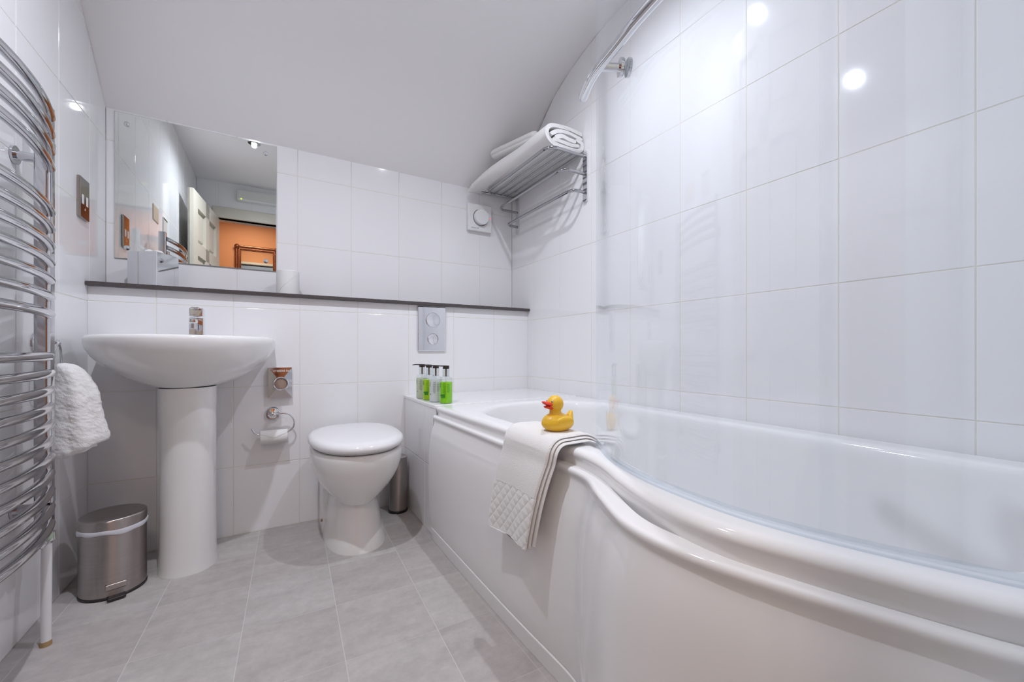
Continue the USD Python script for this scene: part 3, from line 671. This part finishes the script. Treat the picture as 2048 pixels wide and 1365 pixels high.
obj('slot', cbox((XL + .0045, 1.192, 1.619), (XL + .006, 1.287, 1.627)), BLACK, vt)
el = thing('emergency_light', 'white oblong emergency light on the rear wall over the doorway', 'wall light', (-.11, YR, 2.19))
obj('body', rbox((-.297, YR, 2.185), (.08, YR + .055, 2.285), .008), WHITEP, el, smooth=30)
obj('diffuser', rbox((-.285, YR + .054, 2.200), (.068, YR + .062, 2.274), .004), pbr('frosted_cover', (.70, .71, .68), .35), el, smooth=30)
obj('led', lathe([(.006, 0), (.006, .002), (0, .003)], 12, (-.262, YR + .062, 2.196), 'y'), GREENLED, el)

# hallway mirror in a moulded copper frame
hm = thing('framed_mirror', 'hall mirror in an ornate copper frame on the orange wall', 'mirror', (-.19, HY, 1.2))
fx0, fx1, fz0, fz1 = -.395, .045, 1.25, 2.035
def fr(a, b, cc, d, w, y0, y1, r_=.008):
    return join(rbox((a, y0, cc), (a + w, y1, d), r_), rbox((b - w, y0, cc), (b, y1, d), r_), rbox((a + w * .5, y0, d - w), (b - w * .5, y1, d), r_), rbox((a + w * .5, y0, cc), (b - w * .5, y1, cc + w), r_))
obj('frame', join(fr(fx0, fx1, fz0, fz1, .030, HY, HY + .040, .012), fr(fx0 + .026, fx1 - .026, fz0 + .026, fz1 - .026, .026, HY, HY + .026, .008), fr(fx0 + .048, fx1 - .048, fz0 + .048, fz1 - .048, .012, HY, HY + .018, .005),
      *[join(lathe([(.0, -.002), (.02, .004), (.026, .012), (.014, .022), (.0, .026)], 20, (x, HY + .03, z), 'y')) for x in (fx0 + .02, fx1 - .02) for z in (fz0 + .02, fz1 - .02)]), COPPER, hm, smooth=40)
obj('glass', cbox((fx0 + .05, HY, fz0 + .05), (fx1 - .05, HY + .009, fz1 - .05)), MIRROR, hm)

# ------------------------------------------------------------------ towel radiator
PX = -.543
tw = thing('towel_radiator', 'curved chrome ladder towel radiator on the left wall', 'radiator', (PX, 1.32, 0))
def zpix(y): return CAM_H + (HORIZON - y) * .001362
def post(y0, y1):
    r_ = .012
    hull = m3.Manifold.batch_hull([m3.Manifold.cylinder(1.148, .010, .010, 20).translate([PX + dx, yv, .312]) for dx in (-.007, .007) for yv in (y0 + .010, y1 - .010)])
    return hull
for y0, y1 in ((1.587, 1.622), (1.028, 1.063)):
    obj('post', post(y0, y1), RADCHROME, tw, smooth=30)
    obj('end_cap', rbox((PX - .0155, y0 + .002, 1.4602), (PX + .0155, y1 - .002, 1.4632), .001, 8), CHROME, tw)
ends = [234, 269, 303, 336] + [424.5 + 34.1 * k for k in range(7)] + [713 + 33.5 * k for k in range(11)]
ys = np.linspace(1.592, 1.058, 36)
for e in ends:
    z = zpix(e)
    xs = -.4925 - .514 * (ys - 1.325) ** 2
    obj('bar', tube(np.column_stack([xs, ys, np.full(len(ys), z)]), .0118, 16, round_end=False), RADCHROME, tw, smooth=50)
for z in (1.345, .395):
    for y in (1.604, 1.046):
        obj('bracket', join(tube([(XL + .001, y, z - .03), (PX - .012, y, z - .03)], .0125, 18, round_end=False), tube([(XL + .001, y, z - .03), (XL + .006, y, z - .03)], .024, 24, round_end=False)), RADCHROME, tw, smooth=40)
        yy_ = y - .020 if y > 1.3 else y + .020
        obj('clamp', join(rbox((PX + .002, yy_ - .011, z - .016), (PX + .026, yy_ + .011, z + .016), .004)), CHROME, tw, smooth=30)
vx, vy = PX + .006, 1.600
obj('valve', join(lathe([(.010, .312), (.012, .305), (.012, .297), (.017, .294), (.017, .272), (.012, .268), (.010, .262)], 24, (vx, vy, 0)), tube([(vx, vy, .283), (vx + .004, vy - .045, .279)], .0125, 18)), CHROME, tw, smooth=40)
obj('valve_cap', tube([(vx + .006, vy - .012, .290), (vx + .010, vy - .030, .292)], .0115, 18), pbr('valve_green', (.45, .62, .45), .35), tw, smooth=40)
obj('supply_pipe', tube([(vx, vy, .266), (vx + .004, vy - .014, .15), (vx + .008, vy - .028, .012)], .0105, 20, round_end=False), PIPEW, tw, smooth=40)
obj('pipe_foot', lathe([(.0118, 0), (.0118, .006), (.0108, .013)], 20, (vx + .008, vy - .0285, 0)), STAIN, tw, smooth=30)
vx2, vy2 = PX + .006, 1.046
obj('valve', lathe([(.010, .312), (.012, .305), (.017, .294), (.017, .272), (.010, .262)], 24, (vx2, vy2, 0)), CHROME, tw, smooth=40)
obj('supply_pipe', tube([(vx2, vy2, .266), (vx2, vy2, .0)], .0105, 20, round_end=False), PIPEW, tw, smooth=40)

# ------------------------------------------------------------------ towel ring and its towel
rgx, rgy, rgz = -.557, 1.717, .815
rg = thing('towel_ring', 'chrome towel ring on the left wall behind the radiator', 'towel ring', (XL, rgy, rgz))
obj('rose', lathe([(.030, 0), (.030, .004), (.026, .010), (.012, .014), (.008, .016), (.007, .036)], 40, (XL, rgy, rgz), 'x'), CHROME, rg, smooth=50)
obj('knob', lathe([(.0, -.010), (.006, -.0085), (.0095, -.004), (.0105, 0), (.0095, .005), (.006, .009), (.0, .0105)], 28, (rgx, rgy, rgz), 'x'), CHROME, rg, smooth=60)
e1 = np.array([-.16, .985, 0])
rp_ = [np.array([rgx, rgy, rgz - .0745]) + .0715 * (math.cos(q) * e1 * .80 + math.sin(q) * np.array([0.05, 0, 1])) for q in np.linspace(0, 2 * math.pi, 60, endpoint=False)]
obj('ring', tube(rp_, .0036, 12, closed=True), CHROME, rg, smooth=60)
tr2 = thing('hand_towel', 'fluffy white hand towel hanging through the towel ring', 'towel', (-.50, 1.73, .50))
def fluffy(v, f, amp, sc, amp2=0, sc2=1):
    t = trimesh.Trimesh(v, f, process=False)
    n = np.array(t.vertex_normals)
    d = meshkit.fbm(np.asarray(v) * sc) * amp
    if amp2: d = d + meshkit.noise(np.asarray(v) * sc2) * amp2
    return np.asarray(v) + n * np.asarray(d).reshape(-1, 1), f
secs = [(z, a, b, -.552 + .90 * a, y) for z, a, b, y in ((.757, .008, .008, 1.722), (.752, .016, .018, 1.722), (.742, .022, .026, 1.724), (.725, .028, .033, 1.728), (.700, .034, .039, 1.731), (.672, .039, .043, 1.732),
        (.645, .041, .045, 1.731), (.61, .043, .044, 1.731), (.575, .046, .044, 1.731), (.545, .049, .044, 1.732), (.520, .0515, .043, 1.733), (.506, .050, .041, 1.733), (.500, .043, .034, 1.733))]
zs_ = np.array([q[0] for q in secs]); zq = np.linspace(zs_[0], zs_[-1], 80)
cols_ = [PchipInterpolator(-zs_, [q[k] for q in secs])(-zq) for k in (1, 2, 3, 4)]
tt = np.linspace(0, 2 * math.pi, 120, endpoint=False)
RT = []
for k, z in enumerate(zq):
    a_, b_, mx, my = (c[k] for c in cols_)
    fold = 1 + .09 * np.sin(2 * tt + 1.1) + .07 * np.sin(5 * tt + .6 + 5 * z) * min(1, (0.76 - z) * 12)
    ex, ey = np.array([.93, .37]), np.array([-.37, .93])
    P = mx + np.outer(a_ * fold * np.cos(tt), ex)[:, 0] + np.outer(b_ * fold * np.sin(tt), ey)[:, 0], my + np.outer(a_ * fold * np.cos(tt), ex)[:, 1] + np.outer(b_ * fold * np.sin(tt), ey)[:, 1]
    RT.append(np.column_stack([P[0], P[1], np.full(120, z) + .018 * np.cos(tt) * (1 - (z - .5) / .26) - .006]))
v, f = loft(RT)
v, f = fluffy(v, f, .0050, 55.0, .0022, 190.0)
v[:, 0] = np.maximum(v[:, 0], XL + .004)
obj('pile', (v, f), TERRY, tr2, smooth=60)
hem = []
for k, (dz, sc_) in enumerate(((0, .80), (-.012, .80), (-.022, .78), (-.023, .70))):
    a_, b_, mx, my = (c[-4] for c in cols_)
    ex, ey = np.array([.93, .37]), np.array([-.37, .93])
    q = np.outer(a_ * sc_ * np.cos(tt), ex) + np.outer(b_ * sc_ * .8 * np.sin(tt), ey)
    hem.append(np.column_stack([mx - .008 + q[:, 0], my + q[:, 1], .506 + dz + .014 * np.cos(tt) + .002 * np.sin(6 * tt)]))
obj('hem', loft(hem), TERRY_FINE, tr2, smooth=50)

# ------------------------------------------------------------------ towel rack with towels
rk = thing('towel_rack', 'chrome three-tier towel rack on the right wall near the sloping ceiling', 'towel rack', (XR, 1.88, 1.53))
RY0, RY1 = 1.557, 2.212
for y in (RY0, RY1):
    obj('wall_plate', m3.Manifold.batch_hull([m3.Manifold.cylinder(.010, .0155, .0155, 28).rotate([0, -90, 0]).translate([XR, y, z]) for z in (1.552, 1.775)]), CHROME, rk, smooth=30)
def hoop(x, z, bend=.05, r_=.0078, name='rail'):
    pts = [(XR - .008, RY0, z)]
    pts += [(x + bend, RY0, z)] + [(x + bend * (1 - math.sin(q)), RY0 + bend * (1 - math.cos(q)), z) for q in np.linspace(0, math.pi / 2, 8)[1:]]
    pts += [(x, y, z) for y in np.linspace(RY0 + bend, RY1 - bend, 12)[1:-1]]
    pts += [(x + bend * (1 - math.cos(q)), RY1 - bend * (1 - math.sin(q)), z) for q in np.linspace(0, math.pi / 2, 8)] + [(XR - .008, RY1, z)]
    obj(name, tube(pts, r_, 16, round_end=False), RACKCHROME, rk, smooth=50)
hoop(1.118, 1.762); hoop(1.200, 1.674, .05); hoop(1.258, 1.583, .04)
for x in (1.172, 1.218, 1.263, 1.306):
    obj('shelf_bar', tube([(x, RY0, 1.762), (x, RY1, 1.762)], .0052, 14), RACKCHROME, rk, smooth=50)

def slope_z(y): return pc(np.clip(y, 1.25, 2.2913))
def spiral_sheet(a0, b0, turns, thick, gap, n=420):
    t = np.linspace(0, turns * 2 * math.pi, n)
    k = 1 - t / (2 * math.pi) * gap
    ph = -0.2
    x = a0 * k * np.cos(t + ph); y = b0 * k * np.sin(t + ph) + .004 * np.sin(2.3 * t) * (t > 5)
    return LineString(np.column_stack([x, y])).buffer(thick / 2, quad_segs=4).simplify(.0006)
def roll(poly, path, scale=None, ny_=40):
    """A spiral section swept along stations (x, y, z, sx, sz)."""
    base = np.array(poly.exterior.coords)[:-1]
    t = trimesh.creation.extrude_polygon(poly, 1.0)
    P = []
    for (x, y, z, sx, sz) in path:
        P.append(np.column_stack([x + base[:, 0] * sx, np.full(len(base), y), z + base[:, 1] * sz]))
    v, f = grid_mesh(np.array(P), wrap_v=True)
    capv, capf = trimesh.creation.triangulate_polygon(Polygon(base), engine='earcut')
    n = len(base); k = len(path) - 1
    # rounded ends: caps pushed out a little
    c0 = np.column_stack([path[0][0] + capv[:, 0] * path[0][3], np.full(len(capv), path[0][1]), path[0][2] + capv[:, 1] * path[0][4]])
    c1 = np.column_stack([path[k][0] + capv[:, 0] * path[k][3], np.full(len(capv), path[k][1]), path[k][2] + capv[:, 1] * path[k][4]])
    return join((v, f), (c0, capf), (c1, capf[:, ::-1]))
bt1 = thing('bath_towel', 'large white bath towel rolled up along the top of the towel rack', 'towel', (1.22, 1.9, 1.77))
st = []
for y in np.linspace(1.568, 2.240, 60):
    k = np.clip((y - 1.80) / .45, 0, 1); k = k * k * (3 - 2 * k)
    top = min(1.900 - .05 * k, slope_z(y + .02) - .012)
    bot = 1.775
    hz_ = (top - bot) / 2
    st.append((1.222 - .055 * k, y, (top + bot) / 2, 1.0 + .42 * k, hz_ / .0655))
def fold(pts, w):
    return LineString(curve(pts, 60)).buffer(w / 2, quad_segs=6).simplify(.0007)
FOLDS = [fold([(.116, .047), (.060, .060), (0, .058), (-.060, .050), (-.099, .018), (-.099, -.020), (-.070, -.044), (0, -.053), (.070, -.052), (.107, -.036), (.109, -.008), (.085, .006)], .021),
         fold([(.104, .020), (.045, .034), (-.010, .031), (-.050, .016), (-.072, .000)], .021), fold([(-.045, -.012), (-.012, .003), (.030, -.003), (.062, -.004)], .023), fold([(-.062, -.028), (-.010, -.028), (.040, -.030), (.083, -.024)], .017)]
for sp in FOLDS:
    v, f = roll(sp, st)
    fr_ = np.clip((v[:, 1] - 1.95) / .25, 0, 1); out_ = np.clip((1.104 - v[:, 0]) / .10, 0, 1)
    v[:, 2] -= .045 * fr_ * out_
    v[:, 0] = np.minimum(v[:, 0], XR - .006)
    v[:, 1] += .030 * meshkit.noise(np.column_stack([v[:, 0] * 11, np.zeros(len(v)), v[:, 2] * 11])) * np.clip(1 - (v[:, 1] - 1.56) / .1, 0, 1)
    v[:, 2] += .004 * meshkit.noise(v * 12); v[:, 0] += .003 * meshkit.noise(v * 16 + 9)
    v[:, 0] = np.minimum(v[:, 0], XR - .004); v[:, 2] = np.minimum(v[:, 2], slope_z(v[:, 1]) - .004)
    obj('fold', (v, f), TERRY_FINE, bt1, smooth=50)

# solid core so that the droop at the far end is closed
core = []
for (x, y, z, sx, sz) in st[18:]:
    q = np.linspace(0, 2 * math.pi, 48, endpoint=False)
    kk = np.clip((y - 1.95) / .25, 0, 1)
    X_ = x + .106 * sx * np.cos(q); Z_ = z + .0570 * sz * np.sin(q)
    Z_ = Z_ - .045 * kk * np.clip((1.104 - X_) / .10, 0, 1)
    core.append(np.column_stack([np.minimum(X_, XR - .008), np.full(48, y), Z_]))
last = core[-1]; c_ = last.mean(0)
for s_, dy in ((1.02, .008), (1.0, .018), (.92, .027), (.75, .034), (.4, .038)):
    q = c_ + (last - c_) * s_; q[:, 1] = last[:, 1] + dy * .9; core.append(q)
obj('core', loft(core), TERRY_FINE, bt1, smooth=60)
bt2 = thing('hand_towel', 'smaller folded white towel lying on top of the rolled bath towel', 'towel', (1.13, 2.0, 1.93))
P0, P1 = np.array([1.112, 2.112, 1.9390]), np.array([1.205, 1.78, 1.936])
q = np.linspace(0, 2 * math.pi, 60, endpoint=False)
bl = []
for k in np.linspace(0, 1, 50):
    c_ = P0 + (P1 - P0) * k
    e_ = min(1, math.sqrt(max(0, 1 - (1 - min(k / .13, 1)) ** 2))) * min(1, math.sqrt(max(0.0, 1 - (1 - min((1 - k) / .06, 1)) ** 2)))
    e_ = max(e_, .03)
    w, h_ = .038 * e_ * (1 - .2 * k), .030 * e_ * (1 - .1 * k)
    crease = 1 - .22 * np.exp(-((q - 3.5) / .22) ** 2) - .15 * np.exp(-((q - 5.2) / .2) ** 2)
    bl.append(np.column_stack([c_[0] + w * crease * np.cos(q), np.full(60, c_[1]), c_[2] + h_ * crease * np.sin(q)]))
v, f = loft(bl); v[:, 2] = np.minimum(v[:, 2], slope_z(v[:, 1] + .03) - .006) 
obj('roll', fluffy(v, f, .002, 20.0), TERRY_FINE, bt2, smooth=60)

# ------------------------------------------------------------------ towel over the bath rim and the duck
dt = thing('draped_towel', 'folded white towel with a quilted band draped over the bath rim', 'towel', (.57, .9, .28))
# path across the rim: from inside the bath over the edge and down the front
path = curve([(.700, .535), (.684, .556), (.662, .5675), (.63, .570), (.60, .5700), (.578, .5665), (.566, .553), (.5620, .53), (.5555, .50), (.5465, .45), (.5405, .37), (.540, .310)], 110)
plen = np.concatenate([[0], np.cumsum(np.linalg.norm(np.diff(path, axis=0), axis=1))])
def cloth(off, y0, y1, s0, s1, half, wave=0.0, quilt=False, ph=0.0, nv=60, ns=140):
    S = np.linspace(s0, s1, ns); X = np.interp(S, plen, path[:, 0]); Z = np.interp(S, plen, path[:, 1])
    tx, tz = np.gradient(X), np.gradient(Z); ln = np.hypot(tx, tz); nx_, nz_ = tz / ln, -tx / ln   # outward side
    if nz_[0] < 0: nx_, nz_ = -nx_, -nz_
    V = np.linspace(0, 1, nv)
    hang = np.clip((S - .16) / (plen[-1] - .16), 0, 1)
    def side(o_, qq):
        P = np.zeros((ns, nv, 3))
        for j, w in enumerate(V):
            y = y0 + (y1 - y0) * w + .047 * hang ** 1.1 - .012 * hang * (w - .5)
            bul = wave * hang * np.sin(w * 5.2 + ph + 1.2 * hang) + .004 * np.sin(S * 40 + w * 3) * (S < .16) * wave * 40
            edge = min(w, 1 - w) * (y1 - y0); rnd = o_ * math.sqrt(max(0, 1 - max(0, 1 - edge / .006) ** 2)) if edge < .006 else o_
            d = off + rnd + bul
            if qq:
                u_, v_ = (y / .0165), (S / .0165)
                d = d + .0022 * np.minimum(np.abs(np.sin((u_ + v_) * math.pi / 2)), np.abs(np.sin((u_ - v_) * math.pi / 2))) ** .6 - .0012
            dz = .006 * np.sin(w * 4 + ph) * hang
            P[:, j] = np.column_stack([X + nx_ * d, y, Z + nz_ * d + dz])
        return P
    A, B = side(half, quilt), side(-half, False)
    ring = np.concatenate([A, B[:, ::-1]], 1)
    return loft(ring)
SL = plen[-1]
obj('under_layer', cloth(.0035, .749, .968, .02, SL - .012, .0030, .004, ph=.3), TERRY_FINE, dt, smooth=50)
obj('middle_layer', cloth(.0100, .757, .971, .03, SL - .004, .0030, .005, ph=.5), TERRY_FINE, dt, smooth=50)
obj('top_layer', cloth(.0166, .763, .974, .0, SL - .130, .0034, .006, ph=.6), TERRY_FINE, dt, smooth=50)
obj('quilted_band', cloth(.0166, .762, .975, SL - .131, SL, .0034, .006, quilt=True, ph=.6, nv=110, ns=120), TERRY_FINE, dt, smooth=60)

DK = np.array([.6225, .8300, .5895])
dk = thing('rubber_duck', 'yellow rubber duck with a red bill sitting on the draped towel', 'rubber duck', DK)
fwd = math.degrees(math.atan2(.5065, -.8622)) + 24
def ell(c_, r_, rot=0):
    m = m3.Manifold.sphere(1.0, 40).scale(list(r_))
    if rot: m = m.rotate([0, rot, 0])
    return m.translate(list(c_))
body = ell((0, 0, .022), (.042, .031, .022)) + ell((.004, 0, .026), (.036, .029, .021)) + m3.Manifold.batch_hull([ell((-.030, 0, .026), (.011, .016, .012)), ell((-.037, 0, .046), (.004, .007, .004))]) \
    + m3.Manifold.batch_hull([ell((.006, 0, .040), (.016, .016, .006)), ell((.007, 0, .056), (.013, .013, .006))]) + ell((.007, 0, .0680), (.0205, .0200, .0205)) + ell((.010, 0, .0795), (.011, .011, .009))
for s in (-1, 1): body += ell((-.006, s * .027, .028), (.022, .006, .012))
body = body.trim_by_plane([0, 0, 1], .0035)
bm = body.refine_to_length(.0035).to_mesh()
bmesh = trimesh.Trimesh(bm.vert_properties[:, :3], bm.tri_verts, process=True)
bmesh = trimesh.smoothing.filter_taubin(bmesh, .5, .5, 14)
def dk_(m):
    m = join(m) if not isinstance(m, tuple) else m
    return turned((np.asarray(m[0]) * 1.05, m[1]), fwd, DK)
obj('body', dk_((np.array(bmesh.vertices) - [0, 0, .0035], np.array(bmesh.faces))), DUCKY, dk, smooth=70)
ub = m3.Manifold.batch_hull([ell((.0205, 0, .0640), (.007, .0145, .0058)), ell((.035, 0, .0665), (.005, .0100, .0030), -15), ell((.0395, 0, .0700), (.0030, .0065, .0022))])
lb = m3.Manifold.batch_hull([ell((.0195, 0, .0565), (.0075, .0135, .0058)), ell((.0325, 0, .0580), (.0045, .0085, .0030))])
obj('bill', dk_(join(ub, lb)), DUCKR, dk, smooth=50)
for s in (-1, 1):
    obj('eye', dk_(join(ell((.0215, s * .0118, .0712), (.0024, .0024, .0030)))), EYEW, dk, smooth=60)
    obj('pupil', dk_(join(ell((.0232, s * .0128, .0712), (.0013, .0013, .0017)))), BLACK, dk, smooth=60)

# ------------------------------------------------------------------ pump bottles
def arc_patch(cx_, cy_, r_, a0, a1, z0, z1, n=10):
    a_ = np.radians(np.linspace(a0, a1, n))
    P = np.array([[(cx_ + rr_ * math.cos(q), cy_ + rr_ * math.sin(q), zz_) for rr_, zz_ in ((r_, z0), (r_, z1), (r_ + .0003, z1), (r_ + .0003, z0))] for q in a_])
    return loft(P)
def bottle(x, y, liq, level, label, txt, band):
    z = RIMZ + .0002
    b = thing('pump_bottle', label, 'soap bottle', (x, y, z), group=None)
    obj('shell', lathe([(.0, 0), (.0262, 0), (.0285, .003), (.0285, .102), (.0275, .108), (.0235, .1135), (.0145, .1165), (.0140, .120)], 48, (x, y, z)), CLEARP, b, smooth=40)
    obj('liquid', lathe([(.0, .002), (.025, .002), (.0272, .004), (.0272, min(level, .103)), (.0, min(level, .103))], 48, (x, y, z)), liq, b, smooth=40)
    obj('collar', lathe([(.0150, .1172), (.0150, .1500), (.0140, .1505), (.0138, .1180)], 36, (x, y, z)), CLEARP, b, smooth=40)
    obj('dip_tube', tube([(x, y, z + .012), (x, y, z + .118)], .0028, 12), CLEARP, b, smooth=50)
    obj('pump_stem', lathe([(.0036, .118), (.0036, .151)], 16, (x, y, z)), pbr('stem_brown', (.20, .11, .08), .4) if not stage.GetPrimAtPath(L + 'stem_brown') else UsdShade.Material.Get(stage, L + 'stem_brown'), b, smooth=50)
    nd = np.array([-.90, .43])
    obj('pump_head', join(lathe([(.0, .1508), (.0135, .1508), (.0140, .152), (.0140, .163), (.0125, .1645), (.0, .165)], 32, (x, y, z)), tube([(x, y, z + .1625), (x + nd[0] * .03, y + nd[1] * .03, z + .1630), (x + nd[0] * .045, y + nd[1] * .045, z + .1615)], [.0030, .0024, .0018], 10)), DARKCAP, b, smooth=40)
    va = math.degrees(math.atan2(-y, -x))            # towards the room
    lines = []
    for k in range(12):
        w = 18 + 10 * ((k * 7) % 5) / 4
        lines.append(arc_patch(x, y, .0287, va - 2 - w, va - 2, z + .042 + k * .0044, z + .0432 + k * .0044))
        if k < 9: lines.append(arc_patch(x, y, .0287, va + 10, va + 10 + w * .9, z + .05 + k * .0044, z + .0512 + k * .0044))
    lines += [arc_patch(x, y, .0287, va - 64, va - 58, z + .070, z + .090), arc_patch(x, y, .0287, va - 60, va - 46, z + .034, z + .038)]
    obj('print', join(*lines), txt, b)
    if band: obj('label_block', arc_patch(x, y, .0288, va - 46, va - 8, z + .026, z + .041), band, b)
bottle(.6475, 1.672, GREEN1, .094, 'clear pump bottle of bright green gel nearest the tub, front of the row', GREENINK, GREENINK)
bottle(.6270, 1.745, LOTION, .110, 'pump bottle of white lotion, second from the front of the row', INK, None)
bottle(.6250, 1.832, GREEN2, .096, 'pump bottle of lime green gel partly hidden behind the white lotion bottle', GREENINK, GREENINK)
bottle(.6160, 1.906, PALEGEL, .100, 'pump bottle of pale beige-green gel nearest the back wall', INK, None)
